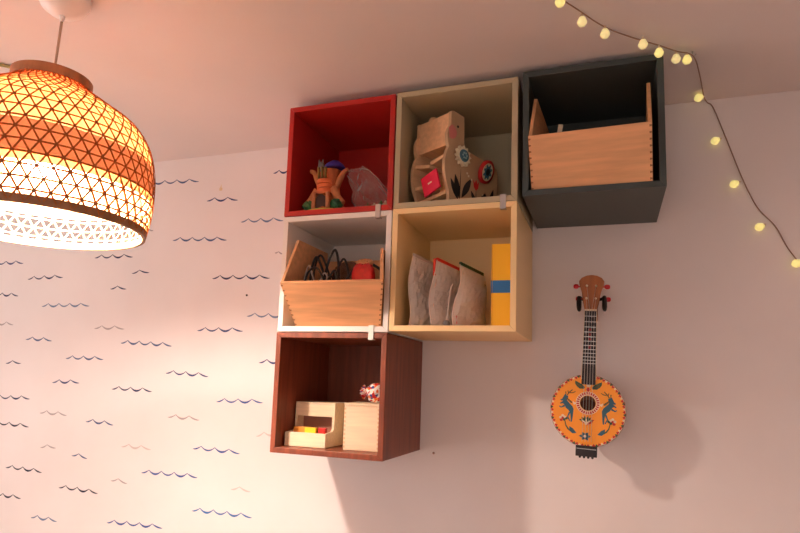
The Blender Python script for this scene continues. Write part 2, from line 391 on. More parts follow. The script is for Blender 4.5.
# ------------------------------------------------------------------ red cube: toy treehouse and bag
FR = 2*S+.0165                                   # inner floor of the red cube
tr = thing('toy_treehouse', 'orange brown toy tree-stump house standing at the left in the red cube', 'toy', (.112, -.284, Z0+FR+.0006)); tr.scale = (1, 1, 1.2)
M_trunk = mat('trunk_orange', (214, 116, 62), .55, rgb2=(150, 74, 42), scale=16, stretch=(3, 3, .6), bump=.3)
M_bark = mat('trunk_tan', (208, 140, 92), .55, rgb2=(164, 96, 60), scale=20, stretch=(3, 3, .6))
M_green = mat('toy_green', (44, 104, 56), .5, rgb2=(22, 64, 40), scale=60)
M_lime = mat('toy_lime', (180, 176, 74), .5)
M_doorw = mat('toy_dark_door', (52, 26, 22), .5)
M_purple = mat('toy_purple', (64, 40, 130), .5)
MB().prism([(x*.074, y*.052-.004) for x, y in arc(0, 0, 1, 0, 2*PI, 22)[:-1]], lambda x, y: (x, y, .0), lambda x, y: (x*.97, y*.97, .006)).build('base', M_lime, tr, bevel=.001)
tk = MB(); vs = []; fs = []; R_ = 14; K_ = 26
for i in range(R_+1):
    z = .006+.112*i/R_; q = i/R_
    for k in range(K_):
        a = 2*PI*k/K_; r = .039*(1+.55*(1-q)**3)-.012*q*(1-q)*2-.004*q
        r *= 1+.10*math.cos(5*a+1)*(1-q)**1.5+.03*math.sin(9*a)
        vs.append((r*1.05*math.cos(a), r*.9*math.sin(a)+.004, z))
for i in range(R_): fs += [(i*K_+k, i*K_+(k+1) % K_, (i+1)*K_+(k+1) % K_, (i+1)*K_+k) for k in range(K_)]
fs.append(tuple(R_*K_+k for k in range(K_)))
tk.add(vs, fs, 0, True).build('trunk', M_trunk, tr)
def branch(pts, r): return MB().tube(smooth_path(pts, 6), [r*(1-.6*i/((len(pts)-1)*6)) for i in range((len(pts)-1)*6+1)], seg=10)
branch([(-.026, 0, .078), (-.040, -.003, .098), (-.048, -.006, .113), (-.062, -.008, .119)], .012).build('branch', M_bark, tr)
branch([(.026, 0, .074), (.042, -.002, .098), (.052, -.004, .110), (.066, -.005, .116)], .012).build('branch', M_bark, tr)
branch([(-.026, -.022, .058), (-.044, -.030, .034), (-.060, -.034, .020)], .014).build('root', M_bark, tr)
branch([(.028, -.022, .060), (.048, -.030, .036), (.070, -.034, .020)], .014).build('root', M_bark, tr)
MB().box(-.027, .027, -.054, -.026, .044, .049).build('porch_roof', M_trunk, tr, bevel=.0015)
for sx in (-1, 1): MB().tube([(sx*.024, -.050, .006), (sx*.022, -.050, .046)], .0065, seg=8).build('porch_post', M_bark, tr)
MB().prism([(-.017, .006), (.017, .006)]+arc(0, .026, .017, 0, PI, 8), lambda x, z: (x, -.0505, z), lambda x, z: (x, -.030, z)).build('door', M_doorw, tr)
pl = MB()
for j in range(3): pl.prism([(.033*math.sin(a), -.006-.040*math.cos(a)) for a in [-.9+1.8*i/10 for i in range(11)]]+[(.02, -.018), (-.02, -.018)], lambda x, y, j=j: (x, y, .051+.012*j), lambda x, y, j=j: (x*.98, y, .0615+.012*j))
pl.build('balcony', mat('toy_orange', (216, 110, 60), .5), tr, bevel=.0012)
for q in (-.018, -.006, .006): MB().tube([(q, -.035, .09), (q-.002, -.036, .118)], .004, seg=7).build('fence_stake', mat('toy_olive', (120, 98, 44), .6), tr)
for q in (-1, 1): MB().blob((q*.046, -.036, .016), .02, .014, .015, jit=.16).build('bush', M_green, tr)
MB().blob((-.020, -.018, .125), .011, .010, .014, jit=.05).blob((-.027, -.018, .139), .003, .003, .007).blob((-.015, -.018, .139), .003, .003, .007).build('grey_figure', mat('toy_grey', (112, 106, 104), .6), tr)
MB().lathe([(0, .018), (.012, .014), (.028, .004), (.036, -.006), (.030, -.008), (0, -.004)], c=(.016, .004, .130), seg=20).build('purple_roof', M_purple, tr)

M_film = bpy.data.materials.new('clear_film'); M_film.use_nodes = True; nt = M_film.node_tree; nt.nodes.clear()
o_ = nt.nodes.new('ShaderNodeOutputMaterial'); t_ = nt.nodes.new('ShaderNodeBsdfTransparent'); g_ = nt.nodes.new('ShaderNodeBsdfPrincipled')
g_.inputs['Base Color'].default_value = lin(220, 205, 205); g_.inputs['Roughness'].default_value = .16
x_ = nt.nodes.new('ShaderNodeMixShader'); lw = nt.nodes.new('ShaderNodeLayerWeight'); lw.inputs[0].default_value = .35
mp_ = nt.nodes.new('ShaderNodeMapRange'); mp_.inputs['To Min'].default_value = .05; mp_.inputs['To Max'].default_value = .75
nt.links.new(lw.outputs['Facing'], mp_.inputs['Value']); nt.links.new(mp_.outputs[0], x_.inputs[0])
nt.links.new(t_.outputs[0], x_.inputs[1]); nt.links.new(g_.outputs[0], x_.inputs[2]); nt.links.new(x_.outputs[0], o_.inputs[0])
def crumple(c, rx, ry, rz, seed, amp=.16, seg=26, rings=16, fn=None):
    rnd = random.Random(seed); mb = MB(); vs = []; fs = []
    ph = [(rnd.uniform(2, 6), rnd.uniform(2, 6), rnd.uniform(0, 6)) for _ in range(5)]
    for i in range(rings+1):
        th = PI*i/rings
        for k in range(seg):
            f = 2*PI*k/seg
            q = 1+amp*sum(math.sin(round(a)*f+b*th+w) for a, b, w in ph)/2.4+(rnd.uniform(-amp, amp)*.45 if 0 < i < rings else 0)
            p = Vector((rx*math.sin(th)*math.cos(f)*q, ry*math.sin(th)*math.sin(f)*q, rz*math.cos(th)))
            if fn: p = fn(p)
            vs.append(Vector(c)+p)
    for i in range(rings): fs += [(i*seg+k, (i+1)*seg+k, (i+1)*seg+(k+1) % seg, i*seg+(k+1) % seg) for k in range(seg)]
    return mb.add(vs, fs, 0, False)
bag = thing('clear_plastic_bag', 'crumpled clear plastic bag slumped to the right of the toy treehouse', 'bag', (.262, -.235, Z0+FR))
def slump(p):
    q = (p.x+.075)/.15
    return Vector((p.x, p.y*(1-.3*q), max(-.0495, p.z*(1.55-1.15*q)+.052-.070*q)))
crumple((-.014, -.012, .052), .074, .040, .066, 3, .2, fn=slump).build('film', M_film, bag)
for k, (x, y, r, col) in enumerate([(.030, -.060, .011, (70, 104, 52)), (.008, -.058, .009, (196, 178, 150)), (-.012, -.062, .009, (92, 96, 60)), (.046, -.064, .010, (214, 190, 160))]):
    o = MB().blob((0, 0, r), r*1.2, r, r, jit=.14, seg=10, rings=7).lathe([(r*.3, r*1.7), (r*.35, r*2.4), (0, r*2.7)], seg=8).build('toy_figure', mat('toy_piece_%d' % k, col, .5), loc=(.265+x, -.240+y, Z0+FR))
    tag(o, ['tiny dark green toy figure in front of the clear bag in the red cube', 'tiny cream toy figure second from left before the clear bag',
            'tiny olive toy figure, leftmost in front of the clear bag', 'tiny pale toy figure at far right beside the silver clip'][k], 'toy figure', 'tiny toys beside the clear bag')

# ------------------------------------------------------------------ olive cube: wooden animal activity toy
FO = 2*S+.0182
toy = thing('wooden_animal_toy', 'painted wooden animal activity toy with flower gears in the olive cube', 'toy', (.511, -.331, Z0+FO), math.radians(60))
M_toyw = wood('toy_pale_wood', (236, 192, 148), dark=.07, grain=(3, 14, 14))
M_panel = mat('toy_panel_wood', (196, 162, 126), .55, var=.05, scale=12)
PF = [(0, 0), (0, .03), (-.012, .055), (-.019, .085), (-.020, .115), (-.013, .145), (-.005, .160), (-.010, .178), (-.012, .198), (-.006, .215), (.002, .228), (.002, .268),
      (.008, .272), (.056, .266), (.058, .178), (.066, .168), (.10, .163), (.19, .150), (.203, .143), (.207, .13), (.207, 0)]
def side(y0, y1, name, mats): return MB().prism(PF, lambda x, z: (x, y0, z), lambda x, z: (x, y1, z))
pan = side(0, .011, '', 0)
def flat(mb, pts, m, d=.0006, base=0.0): mb.prism(pts, lambda x, z: (x, base, z), lambda x, z: (x, base-d, z), m)
def leafpts(x0, z0, x1, z1, w, n=8):
    dx, dz = x1-x0, z1-z0; L = math.hypot(dx, dz); nx, nz = -dz/L, dx/L
    a = [(x0+dx*i/n+nx*w*math.sin(PI*i/n), z0+dz*i/n+nz*w*math.sin(PI*i/n)) for i in range(n+1)]
    b = [(x0+dx*i/n-nx*w*math.sin(PI*i/n), z0+dz*i/n-nz*w*math.sin(PI*i/n)) for i in range(n-1, 0, -1)]
    return a+b
flat(pan, arc(.004, .207, .021, -PI*.62, PI*.5, 14)+[(-.008, .215)], 1)                  # pink cheek
flat(pan, arc(.030, .229, .004, 0, 2*PI, 10)[:-1], 2)                                    # eye
for a in [(.040, .018, .022, .086, .010), (.050, .022, .090, .088, .011), (.036, .012, .004, .070, .009), (.112, .012, .090, .052, .007), (.124, .012, .152, .058, .008), (.168, .014, .188, .078, .008), (.160, .016, .150, .060, .006), (.198, .012, .192, .05, .005)]:
    flat(pan, leafpts(*a), 2)
flat(pan, leafpts(.041, .0, .045, .105, .0015), 2); flat(pan, leafpts(.111, .0, .111, .062, .0015), 2)
flat(pan, [(.098, .088), (.102, .066), (.111, .056), (.120, .066), (.124, .088), (.117, .078), (.111, .090), (.105, .078)], 3)
for x, z in [(.072, .10), (.078, .093), (.140, .05), (.16, .03), (.09, .085)]: flat(pan, arc(x, z, .0035, 0, 2*PI, 8)[:-1], 4)
M_toypk = mat('toy_pink', (214, 128, 122), .5); M_toyblk = mat('toy_ink', (34, 32, 36), .5); M_toyred = mat('toy_red', (206, 46, 46), .45)
M_toyteal = mat('toy_teal', (62, 112, 132), .5); M_toycream = mat('toy_cream', (226, 214, 184), .5); M_toyhot = mat('toy_hot_pink', (226, 34, 74), .45)
pan.build('side_panel', [M_panel, M_toypk, M_toyblk, M_toyred, M_toycream], toy, bevel=0)
side(.132, .143, '', 0).build('side_panel', M_toyw, toy)
MB().box(.003, .055, .0112, .1318, .172, .2675).build('head_block', M_toyw, toy, bevel=.002)
hb = MB().box(.06, .2, .0112, .1318, .01, .13); hb.build('body_block', M_toyw, toy)
for (x0, z0, ang, y0, y1) in [(-.012, .118, .35, .07, .1318), (-.006, .128, -.30, .0112, .075), (-.010, .055, .25, .085, .1318), (-.004, .018, -.2, .0112, .1318)]:
    MB().box(x0, .05, y0, y1, z0, z0+.011, rot=Matrix.Rotation(ang*.6, 3, 'X')).build('shelf_plank', M_toyw, toy, bevel=.001)
hp = MB().box(-.026, -.020, .020, .084, .030, .090, rot=Matrix.Rotation(-.30, 3, 'X'))
hp.box(-.0268, -.0258, .045, .060, .058, .062, 1, rot=Matrix.Rotation(-.30, 3, 'X'), piv=(-.0265, .052, .060)).build('pink_flap', [M_toyhot, M_toycream], toy)
MB().lathe([(0, .0), (.014, 0), (.014, .012), (.010, .017), (0, .018)], c=(.026, .098, .2675), seg=16).build('top_knob', M_toyw, toy)
MB().lathe([(0, 0), (.013, 0), (.013, .01), (0, .012)], c=(.02, .1435, .15), seg=16, axis='y').build('side_knob', M_toyw, toy)
fl = []
for i in range(48):
    a = 2*PI*i/48; r = .027+.0045*math.cos(12*a); fl.append((r*math.cos(a), r*math.sin(a)))
MB().prism(fl, lambda x, z: (x, -.002, z), lambda x, z: (x, -.012, z)).build('petal_gear', M_toycream, toy, loc=(.044, -.001, .142))
cg = MB().lathe([(0, -.0155), (.017, -.0155), (.0185, -.013), (.0185, -.0122), (0, -.0122)], axis='y', seg=28)
for i in range(6):
    a = 2*PI*i/6; cg.prism([(.008*math.cos(a)+.003*math.cos(b), .008*math.sin(a)+.003*math.sin(b)) for b in [2*PI*j/8 for j in range(8)]], lambda x, z: (x, -.0155, z), lambda x, z: (x, -.0161, z), 1)
cg.build('flower_centre', [M_toyteal, mat('toy_pale_blue', (150, 184, 190), .5)], toy, loc=(.044, -.001, .142))
dk = MB().lathe([(0, -.006), (.034, -.006), (.034, .003), (0, .003)], axis='y', seg=36)
dk.prism(arc(0, 0, .026, 0, 2*PI, 28)[:-1], lambda x, z: (x, -.006, z), lambda x, z: (x, -.0066, z), 1)
dk.prism([((.019+.004*math.cos(8*a))*math.cos(a), (.019+.004*math.cos(8*a))*math.sin(a)) for a in [2*PI*i/48 for i in range(48)]], lambda x, z: (x, -.0066, z), lambda x, z: (x, -.0072, z), 2)
dk.prism(arc(0, 0, .010, 0, 2*PI, 16)[:-1], lambda x, z: (x, -.0072, z), lambda x, z: (x, -.0078, z), 3)
d = dk.build('red_disc', [M_toyred, M_toycream, M_toyteal, M_toyblk], toy, loc=(.135, -.016, .116)); d.rotation_euler = (math.radians(20), math.radians(10), math.radians(14))

# ------------------------------------------------------------------ wooden bins with a leaning front
def bin_(label, loc, rz, w, fl_, hb_, back, cat='bin', low=0, flare=0):
    """fl_ = (y, z) of the front's upper edge, hb_ = (y, z) of the side's peak, back = (y, z) of the side's rear top"""
    t = thing('wooden_bin', label, cat, loc, rz, 'beech bins with a leaning front')
    T = .009; L = math.hypot(*fl_); ny, nz = -fl_[1]/L*-1, fl_[0]/L          # inward normal of the front board
    ny, nz = fl_[1]/L, -fl_[0]/L
    fr = [(0, 0), fl_, (fl_[0]+ny*T, fl_[1]+nz*T), (ny*T, max(nz*T, .0))]
    fx = lambda y: flare*max(0, min(1, -y/-fl_[0]))          # the right side may splay out towards the front
    MB().prism(fr, lambda y, z: (0, y, z), lambda y, z: (w+fx(y), y, z)).build('front_board', M_beech, t, bevel=.001)
    sd = [(ny*T, nz*T+.0), (fl_[0]+ny*T, fl_[1]+nz*T), hb_, back, (back[0], 0)]
    MB().prism(sd, lambda y, z: (0, y, z), lambda y, z: (T, y, z)).build('side_board', M_beech, t, bevel=.0008)
    tq = (ny*T)/(-fl_[0]); zf = nz*T+tq*fl_[1]
    if hb_[0] < 0:                                            # splayed part in front, straight part behind
        zt = hb_[1]-low+(back[1]-hb_[1])*(-hb_[0])/(back[0]-hb_[0])
        parts = [[(0, zf), sd[1], (hb_[0], hb_[1]-low), (0, zt)], [sd[0], (0, zf), (0, zt), (back[0], back[1]-low), (back[0], 0)]]
    else: parts = [sd]
    sb = MB()
    for q in parts: sb.prism(q, lambda y, z: (w-T+fx(y), y, z), lambda y, z: (w+fx(y), y, z))
    sb.build('side_board', M_beech, t)
    MB().box(T, w-T, back[0]-T, back[0], 0, back[1]-.03).build('back_board', M_beech, t)
    MB().box(T, w-T, ny*T+.003, back[0]-T, 0, .008).build('bottom_board', M_beech, t)
    nf = 9
    for x0 in (.0, w-.006):
        dv = MB()
        for i in range(nf):
            a = (i+.25)/nf; b = (i+.62)/nf
            dv.prism([(x0, a), (x0+.006, a+.01), (x0+.006, b-.01), (x0, b)], lambda x, q: (x+(fx(fl_[0]*q) if x0 else 0), fl_[0]*q-ny*.0003, fl_[1]*q-nz*.0003), lambda x, q: (x+(fx(fl_[0]*q) if x0 else 0), fl_[0]*q+ny*.0005, fl_[1]*q+nz*.0005))
        dv.build('dovetail_joint', M_dovetail, t)
    return t
bw = bin_('beech wooden bin in the white cube, tipped forward and full of cables', (.050, -.334, Z0+S+.0152), .03, .268, (-.112, .113), (-.022, .258), (.19, .262), low=.034, flare=.042)
FS = 2*S+.0123+.0165
bs = bin_('beech wooden bin filling the dark slate cube at right', (.738, -.334, Z0+FS), -.045, .297, (-.062, .130), (.035, .277), (.27, .277))
# things in the slate bin
tag(MB().box(-.006, .006, -.004, .004, 0, .21, rot=Matrix.Rotation(.16, 3, 'Y')).build('wooden_stick', M_pine, loc=(.790, -.235, Z0+FS+.012)), 'thin wooden stick standing at the left in the slate cube bin', 'stick')
for k, (x, dz, m, lb) in enumerate([(.855, .126, M_pine, 'small rounded wooden piece peeking over the middle of the slate cube bin'), (.925, .128, M_beech, 'small rounded wooden piece right of centre in the slate cube bin')]):
    tag(MB().blob((0, 0, dz/2), .02, .018, dz/2, power=.7).build('wooden_piece', m, loc=(x, -.27, Z0+FS+.0085)), lb, 'toy piece', 'pieces in the slate cube bin')

# things in the white bin
FW = Z0+S+.0148+.0085
cab = thing('black_cable', 'looped black cable rising at the left of the bin in the white cube', 'cable', (.13, -.25, FW))
MB().tube(smooth_path([(-.04, -.08, .10), (-.045, -.07, .16), (-.035, -.06, .205), (-.020, -.055, .18), (.0, -.06, .13), (.02, -.065, .09), (.05, -.07, .10)], 8), .0040, seg=8).build('cord', M_black, cab)
MB().tube(smooth_path([(-.03, -.03, .06), (-.012, -.03, .18), (.010, -.03, .232), (.026, -.035, .205), (.034, -.04, .15), (.05, -.05, .08), (.06, -.05, .02)], 8), .0040, seg=8).build('cord', M_black, cab)
MB().tube(smooth_path([(-.055, -.085, .05), (-.06, -.08, .13), (-.045, -.085, .175), (-.028, -.09, .14), (-.01, -.095, .11), (.01, -.09, .15), (.022, -.085, .12), (.03, -.085, .06)], 8), .0026, seg=8).build('cord', mat('cord_grey_white', (186, 172, 164), .4), cab)
MB().tube(smooth_path([(-.05, -.05, .03), (-.03, -.06, .12), (.0, -.05, .15), (.03, -.06, .13), (.06, -.05, .06), (.04, -.04, .01)], 8), .003, seg=8).build('cord', M_black, cab)
MB().tube(smooth_path([(-.06, -.03, .05), (-.055, -.03, .17), (-.03, -.04, .215), (-.005, -.03, .16), (.012, -.04, .12), (.03, -.05, .16), (.05, -.045, .20), (.066, -.04, .15), (.07, -.04, .05)], 8), .0034, seg=8).build('cord', M_black, cab)
MB().tube(smooth_path([(-.065, -.075, .03), (-.05, -.09, .14), (-.015, -.095, .165), (.02, -.10, .125), (.045, -.095, .155), (.055, -.09, .10), (.05, -.08, .04)], 8), .0034, seg=8).build('cord', M_black, cab)
cb2 = thing('black_cable', 'black cable arching over the red packet to a dark plug at right', 'cable', (.238, -.225, FW))
MB().tube(smooth_path([(-.075, -.075, .09), (-.05, -.07, .13), (-.02, -.06, .180), (.005, -.055, .192), (.035, -.045, .18), (.055, -.036, .165)], 8), .0042, seg=8).build('cord', M_black, cb2)
MB().lathe([(0, .05), (.006, .05), (.011, .04), (.012, .0), (.012, -.03), (0, -.03)], c=(.056, -.035, .140), seg=16).build('plug', M_black, cb2)
rp = thing('red_packet', 'bright red crinkled packet in the bin of the white cube', 'packet', (.248, -.300, FW+.0005))
MB().blob((0, 0, .090), .034, .016, .090, seg=28, rings=16, jit=.035, power=.4).build('packet_body', mat('packet_red', (206, 30, 34), .3, rgb2=(170, 14, 22), scale=40), rp)
MB().blob((.0, .010, .186), .028, .012, .012, jit=.12).build('packet_top', mat('packet_tan', (190, 136, 92), .5), rp)
M_dark = M_film.copy(); M_dark.name = 'dark_film'
for n_ in M_dark.node_tree.nodes:
    if n_.type == 'BSDF_PRINCIPLED': n_.inputs['Base Color'].default_value = lin(86, 62, 58)
    if n_.type == 'MAP_RANGE': n_.inputs['To Min'].default_value = .45; n_.inputs['To Max'].default_value = .8
cl = thing('clear_plastic_bag', 'crumpled dark see-through plastic bag among the cables in the white cube bin', 'bag', (.165, -.215, FW))
crumple((0, 0, .105), .066, .036, .104, 5, .25).build('film', M_dark, cl)

# ------------------------------------------------------------------ yellow cube
FY = Z0+S+.0012+.0165
fo = thing('file_box', 'bright yellow file box with a blue band at right in the yellow cube', 'box', (.654, -.31, FY))
fb = MB().box(-.0255, .0255, 0, .24, 0, .2275); fb.build('case', mat('file_yellow', (252, 190, 26), .45), fo, bevel=.002)
MB().box(-.0262, .0262, -.0008, .2, .092, .126).build('blue_band', mat('file_blue', (40, 112, 176), .5), fo)
MB().tube([(-.0225, -.0012, .002), (-.0225, -.0012, .2255)], .0006, seg=6).build('spine_crease', mat('file_yellow_dark', (206, 140, 16), .5), fo)
def film_mat(name, rgb, a):
    m = bpy.data.materials.new(name); m.use_nodes = True; nt = m.node_tree; b = nt.nodes['Principled BSDF']
    b.inputs['Base Color'].default_value = lin(*rgb); b.inputs['Roughness'].default_value = .3; b.inputs['Alpha'].default_value = a
    return m
M_frost = film_mat('frosted_film', (255, 240, 228), .66)
def pouch(label, x, y, h, d, th, lean, seed, cols, rz=0):
    t = thing('zip_bag', label, 'bag', (x, y, FY), rz-.30, 'frosted zip bags')
    rnd = random.Random(seed); NU, NV = 16, 18
    def P(u, v, sd, k=1):                        # u depth 0..1, v height 0..1
        e = (abs(math.sin(PI*min(max(u, 0), 1)))**.55)*(1-v**2.2)*(1 if v > .08 else .75+3*v)
        w = th*k*e*(1+.22*math.sin(7*u+seed)*math.sin(9*v+seed*2))+.0012
        front = .014*math.sin(PI*v*1.1+seed)*(1-v)-.020*(1-v)**2
        return Vector((lean*v*h+sd*w+.006*math.sin(6*v+seed), u*d*(1-.12*v)+front*(1-u), v*h*(1+.0*u)-u*.06*v*v*h))
    mb = MB(); nz = {}
    for sd in (-1, 1):
        vs = []
        for j in range(NV+1):
            for i in range(NU+1):
                p = P(i/NU, j/NV, sd); 
                if 0 < i < NU and 0 < j < NV: p.x += rnd.uniform(-.0022, .0022)
                p.z = max(p.z, .0006); vs.append(p)
        mb.add(vs, [(j*(NU+1)+i, j*(NU+1)+i+1, (j+1)*(NU+1)+i+1, (j+1)*(NU+1)+i) for j in range(NV) for i in range(NU)], 0, False)
    mb.build('film', M_frost, t)
    sm = [P(-.01, j/NV, 0) for j in range(NV+1)]
    MB().tube(sm, .0016, seg=6).build('edge_seam', mat('film_edge', (226, 206, 194), .4), t)
    for k, (u0, u1, v0, v1, col) in enumerate(cols):
        cm = MB(); vs = []
        for sd in (-1, 1):
            for j in range(7):
                for i in range(5):
                    vs.append(P(u0+(u1-u0)*i/4, v0+(v1-v0)*j/6, sd, .78)+Vector((0, 0, .002)))
        fs = []
        for o in (0, 35): fs += [(o+j*5+i, o+j*5+i+1, o+(j+1)*5+i+1, o+(j+1)*5+i) for j in range(6) for i in range(4)]
        ring = [i for i in range(5)]+[j*5+4 for j in range(1, 7)]+[30+i for i in (3, 2, 1, 0)]+[j*5 for j in (5, 4, 3, 2, 1)]
        fs += [(ring[i], ring[(i+1) % len(ring)], ring[(i+1) % len(ring)]+35, ring[i]+35) for i in range(len(ring))]
        cm.add(vs, fs, 0, True).build('card_inside', mat('card_%d_%d_%d' % col, col, .6, var=.2, scale=40), t)
    return t, P
GREY = (150, 132, 116); PINK = (214, 110, 96)
t1, P1 = pouch('frosted zip bag at far left in the yellow cube', .395, -.300, .205, .16, .018, .018, 1, [(.06, .55, .03, .8, (236, 224, 212)), (.56, .9, .2, .72, (238, 130, 116))])
t2, P2 = pouch('middle frosted zip bag with a red zip in the yellow cube', .462, -.300, .190, .17, .020, .030, 2.2, [(.05, .6, .04, .75, (240, 196, 168)), (.62, .92, .04, .6, (236, 140, 112))])
t3, P3 = pouch('right frosted zip bag with a green zip, beside the yellow file box', .538, -.300, .176, .16, .025, .004, 3.4, [(.05, .5, .22, .86, (236, 208, 180)), (.5, .72, .2, .6, (226, 78, 70)), (.04, .7, .03, .16, (226, 104, 96)), (.76, .95, .1, .8, (206, 186, 150))])
def zipper(P, t, m, d0, d1, drop):
    mb = MB(); pts = [P(d0+(d1-d0)*i/8, 1, 0) for i in range(9)]
    vs = []
    for p in pts: vs += [p+Vector((-.003, 0, -.002)), p+Vector((.003, 0, -.002)), p+Vector((.003, 0, .007)), p+Vector((-.003, 0, .007))]
    fs = [(0, 1, 2, 3), (32, 35, 34, 33)]
    for i in range(8): fs += [(i*4+k, i*4+(k+1) % 4, i*4+4+(k+1) % 4, i*4+4+k) for k in range(4)]
    mb.add(vs, fs)
    if drop:
        a = P(-.02, 1, 0); mb.box(a.x-.009, a.x-.002, a.y-.003, a.y+.003, a.z-drop, a.z+.004)
    mb.build('zip', m, t)
zipper(P2, t2, mat('zip_red', (226, 58, 40), .45), 0, .8, .045)
zipper(P3, t3, mat('zip_green', (38, 74, 48), .45), 0, .95, 0)
zipper(P1, t1, mat('zip_clear', (196, 178, 168), .45), 0, .8, 0)
cd = thing('white_cord', 'thin white cord with a grey end standing between two zip bags', 'cord', (.512, -.318, FY))
MB().tube(smooth_path([(-.004, 0, .012), (0, 0, .05), (.005, 0, .10), (.012, .0, .118)], 5), .0018, seg=8).build('strand', mat('cord_white', (214, 200, 190), .5), cd)
MB().lathe([(0, 0), (.009, 0), (.010, .008), (.006, .016), (0, .018)], c=(-.004, 0, 0), seg=14).build('end_cap', mat('cord_grey', (122, 116, 116), .5), cd)

# ------------------------------------------------------------------ brown cube
FB = Z0-.0037+.0163
d = thing('wooden_dispenser_box', 'pale wooden box with an open slot and low front tray in the brown cube', 'box', (.0185, -.305, FB+.0006), math.radians(1.2))
T = .008; W_ = .132
prof_ = [(0, 0), (0, .040), (.050, .044), (.060, .050), (.062, .128), (.17, .128), (.17, 0)]
for x0 in (0, W_-T): MB().prism(prof_, lambda y, z: (x0, y, z), lambda y, z: (x0+T, y, z)).build('side_board', M_pine, d, bevel=.001)
MB().box(T, W_-T, .001, .008, .0, .041).build('tray_front', M_pine, d, bevel=.001)
MB().box(T, W_-T, .009, .169, 0, .006).build('bottom_board', M_pine, d)
MB().box(T, W_-T, .063, .070, .086, .122).build('upper_front', M_pine, d, bevel=.001)
MB().box(T, W_-T, .063, .169, .1225, .128).build('top_board', M_pine, d)
MB().box(T, W_-T, .105, .111, .006, .122).build('inner_board', mat('dispenser_inside', (186, 128, 108), .6, var=.06), d)
for k, (x0, x1, col, nm, lb, y0) in enumerate([(.012, .064, (226, 150, 60), 'orange', 'orange wooden bar lying at left in the low tray of the pale box', .03),
                                        (.058, .094, (244, 206, 40), 'yellow', 'yellow wooden bar lying at middle front of the low tray', .012),
                                        (.098, .121, (208, 42, 34), 'red', 'red wooden bar lying at right in the low tray of the pale box', .020)]):
    o = MB().box(x0, x1, y0, y0+.016, .0062, .0555).build('colour_bar', mat('bar_'+nm, col, .45), bevel=.001, loc=(.0185, -.305, FB+.0006)); o.rotation_euler = (0, 0, math.radians(1.2))
    tag(o, lb, 'toy block', 'coloured bars in the low tray')
bx = thing('wooden_box', 'pale lidded wooden box with dovetail corners at right in the brown cube', 'box', (.203, -.293, FB), math.radians(7))
MB().box(0, .105, 0, .15, 0, .127).build('case', M_pine, bx, bevel=.001)
MB().box(-.001, .106, -.001, .151, .1274, .1335).build('lid', M_pine, bx, bevel=.0015)
for x0 in (-.0003, .0995):
    dv = MB()
    for i in range(10): dv.box(x0, x0+.0058, -.0004, .002, .006+i*.012, .012+i*.012)
    dv.build('dovetail_joint', M_dovepale, bx)
dv = MB()
for i in range(20): dv.box(.004+i*.005, .0065+i*.005, -.0004, .001, .124, .1262)
dv.build('joint_row', M_dovepale, bx)
sw = thing('wrapped_sweets', 'crinkled multicoloured wrapped bundle lying on the lidded wooden box', 'bundle', (.262, -.215, FB+.1337))
M_conf = bpy.data.materials.new('confetti_foil'); M_conf.use_nodes = True; nt = M_conf.node_tree; b = nt.nodes['Principled BSDF']; b.inputs['Roughness'].default_value = .25
tc = nt.nodes.new('ShaderNodeTexCoord'); vo = nt.nodes.new('ShaderNodeTexVoronoi'); vo.inputs['Scale'].default_value = 130
cr = nt.nodes.new('ShaderNodeValToRGB'); sx = nt.nodes.new('ShaderNodeSeparateColor'); cr.color_ramp.interpolation = 'CONSTANT'
for i, (p_, c_) in enumerate([(0, (200, 40, 44)), (.26, (236, 220, 206)), (.5, (70, 80, 140)), (.62, (226, 120, 60)), (.8, (240, 232, 226))]):
    el = cr.color_ramp.elements[i] if i < 2 else cr.color_ramp.elements.new(p_)
    el.position = p_; el.color = lin(*c_)
nt.links.new(tc.outputs['Object'], vo.inputs['Vector']); nt.links.new(vo.outputs['Color'], sx.inputs[0]); nt.links.new(sx.outputs[0], cr.inputs[0]); nt.links.new(cr.outputs[0], b.inputs['Base Color'])
crumple((.008, 0, .030), .030, .028, .030, 21, .10).build('foil_body', M_conf, sw)
fan = MB(); fv = [Vector((-.018, 0, .032))]
for i in range(13):
    a = -1.0+2.0*i/12; fv.append(Vector((-.018-.026*math.cos(a), .006*(-1)**i, .032+.026*math.sin(a))))
fan.add(fv, [(0, i, i+1) for i in range(1, 13)]); fo_ = fan.build('foil_twist', M_conf, sw); sol = fo_.modifiers.new('thick', 'SOLIDIFY'); sol.thickness = .0008

# ------------------------------------------------------------------ ukulele
uk = thing('ukulele', 'orange round-bodied ukulele with painted deer hanging on the right wall', 'ukulele', (.869, -.088, Z0+.151)); uk.rotation_euler = (0, math.radians(2.2), 0)
R = .1005; M_or = mat('uke_orange', (252, 158, 40), .42); M_side = wood('uke_side_wood', (150, 88, 52))
M_uin = mat('uke_inside', (96, 46, 34), .7); M_ur = mat('uke_paint_red', (200, 40, 44), .5); M_ucr = mat('uke_paint_cream', (240, 220, 190), .5)
M_ugr = mat('uke_paint_green', (54, 86, 62), .5); M_ubl = mat('uke_paint_blue', (52, 96, 116), .5); M_uol = mat('uke_paint_olive', (98, 82, 46), .5)
FY_ = -.046                                       # face of the body (towards the room)
HX, HZ, HR = 0, .021, .0205
body = MB()
seg = 96
# back and rim
body.lathe([(0, .002), (R*.7, .0015), (R-.004, -.002), (R, -.006), (R, FY_+.002), (R-.002, FY_)], axis='y', seg=seg, m=1)
